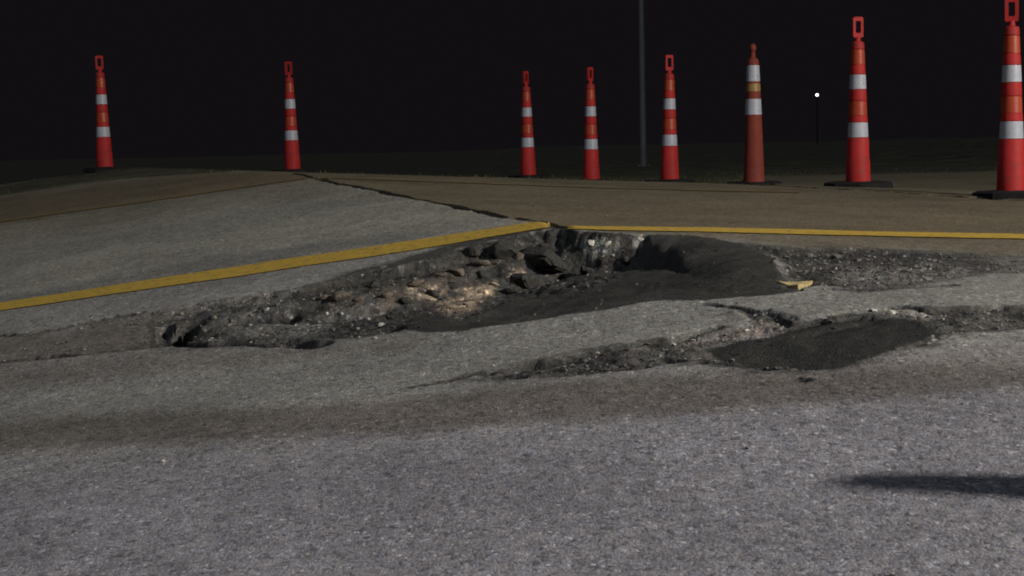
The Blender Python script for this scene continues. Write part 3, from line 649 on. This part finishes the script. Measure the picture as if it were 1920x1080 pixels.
# ------------------------------------------------------------------ poles and lamps
M_STEEL = solid('galvanised_steel', (.13, .13, .125), .55, .4, .2, 3, .05)
def light_pole():
    Y = 46.0; X = (1207 - 960) / F * Y
    for _ in range(6):
        a_, _b = project(np.array(X), np.array(Y), verge_z(np.array(X), np.array(Y))); X += (1207 - float(a_)) / F * Y
    e = obj('light_pole', None, None, None, 'slim grey steel light pole standing on the dark verge behind the cones', 'light pole'); e.location = (X, Y, float(verge_z(np.array(X), np.array(Y))) - .05)
    obj('pole', lathe('pole', [(.090, .05), (.088, 1), (.078, 4), (.06, 8.2), (.045, 8.4)], 20), M_STEEL, e)
    obj('base_plate', bm_mesh('base_plate', lambda bm: box(bm, (0, 0, .06), (.34, .34, .06)), .008), M_STEEL, e)
    for a in (-1, 1):
        for c in (-1, 1): obj('anchor_bolt', lathe('anchor_bolt', [(.016, .08), (.016, .13), (.012, .14)], 8), M_STEEL, e).location = (a * .13, c * .13, 0)
    def arm(bm):
        pts = [(0, 0, 8.3), (-.3, 0, 8.6), (-.8, 0, 8.75), (-1.5, 0, 8.8)]
        for p, q_ in zip(pts, pts[1:]): tube(bm, p, q_, .03, .028, 12)
    obj('arm', bm_mesh('arm', arm), M_STEEL, e)
    obj('lamp_head', bm_mesh('lamp_head', lambda bm: box(bm, (-1.78, 0, 8.8), (.62, .26, .12)), .04), M_STEEL, e)
light_pole()
def far_lamp():                                # the single bright point beyond the verge
    Y = 130.0; d = ray(1532, 178); top = Vector((d[0] * Y, Y, CAMH + d[2] * Y)); zg = float(verge_z(np.array(top.x), np.array(Y)))
    e = obj('yard_lamp', None, None, None, 'tiny bright white lamp far off in the dark, between two cones', 'lamp'); e.location = (top.x, Y, zg - .1)
    h_ = top.z - zg + .1
    obj('pole', lathe('pole', [(.05, 0), (.045, h_ * .5), (.04, h_ - .1)], 10), M_RUBBER, e)
    m, N, L, b = mat('lit_lamp_glass', (.9, .88, .8)); b.inputs['Emission Color'].default_value = (1, .95, .85, 1); b.inputs['Emission Strength'].default_value = 2.6
    obj('globe', lathe('globe', [(.03, h_ - .11), (.09, h_ - .08), (.13, h_), (.09, h_ + .08), (.03, h_ + .11)], 14), m, e)
    obj('cap', lathe('cap', [(.07, h_ + .105), (.12, h_ + .098), (.02, h_ + .15)], 14), M_STEEL, e)
far_lamp()
def work_light():                              # floodlight on a tripod beside the road, outside the frame; it throws the shadow
    zg = float(base_z(LAMP.x, LAMP.y)); e = obj('work_light', None, None, None, 'tall tripod floodlight beside the road lighting the broken pavement', 'work light'); e.location = (LAMP.x, LAMP.y, zg)
    h_ = LAMP.z - zg; M_BLK = solid('black_steel', (.03, .03, .03), .5)
    obj('mast', bm_mesh('mast', lambda bm: (tube(bm, (0, 0, .5), (0, 0, 2.6), .03), tube(bm, (0, 0, 2.6), (0, 0, h_ - .30), .022))), M_BLK, e)
    for k in range(3):
        a = k * 2.094 + .4; obj('leg', bm_mesh('leg', lambda bm: (tube(bm, (0, 0, 1.5), (1.1 * math.cos(a), 1.1 * math.sin(a), -.06), .018), tube(bm, (0, 0, .6), (.62 * math.cos(a), .62 * math.sin(a), .62), .010))), M_BLK, e)
    tgt = Vector((-.4, 3.4, .1)); q_ = (tgt - LAMP).to_track_quat('-Z', 'Y'); R_ = q_.to_matrix()
    hd = obj('lamp_head', bm_mesh('lamp_head', lambda bm: (box(bm, R_ @ Vector((0, 0, .10)) + Vector((0, 0, h_)), (.46, .34, .14), R_), tube(bm, (0, 0, h_ - .32), R_ @ Vector((0, 0, .12)) + Vector((0, 0, h_ - .02)), .02))), M_BLK, e)
    m, N, L, b = mat('floodlight_glass', (.9, .9, .9)); b.inputs['Emission Color'].default_value = (1, .97, .92, 1); b.inputs['Emission Strength'].default_value = 30.0
    obj('glass', bm_mesh('glass', lambda bm: box(bm, R_ @ Vector((0, 0, .026)) + Vector((0, 0, h_)), (.40, .28, .01), R_)), m, hd)
    ld = bpy.data.lights.new('floodlight_beam', 'AREA'); ld.shape = 'RECTANGLE'; ld.size = .36; ld.size_y = .24; ld.energy = LAMP_W; ld.color = (1.0, .955, .90)
    lo_ = bpy.data.objects.new('floodlight_beam', ld); COL.objects.link(lo_); lo_.matrix_world = Matrix.Translation(LAMP + R_ @ Vector((0, 0, .0))) @ R_.to_4x4()
work_light()
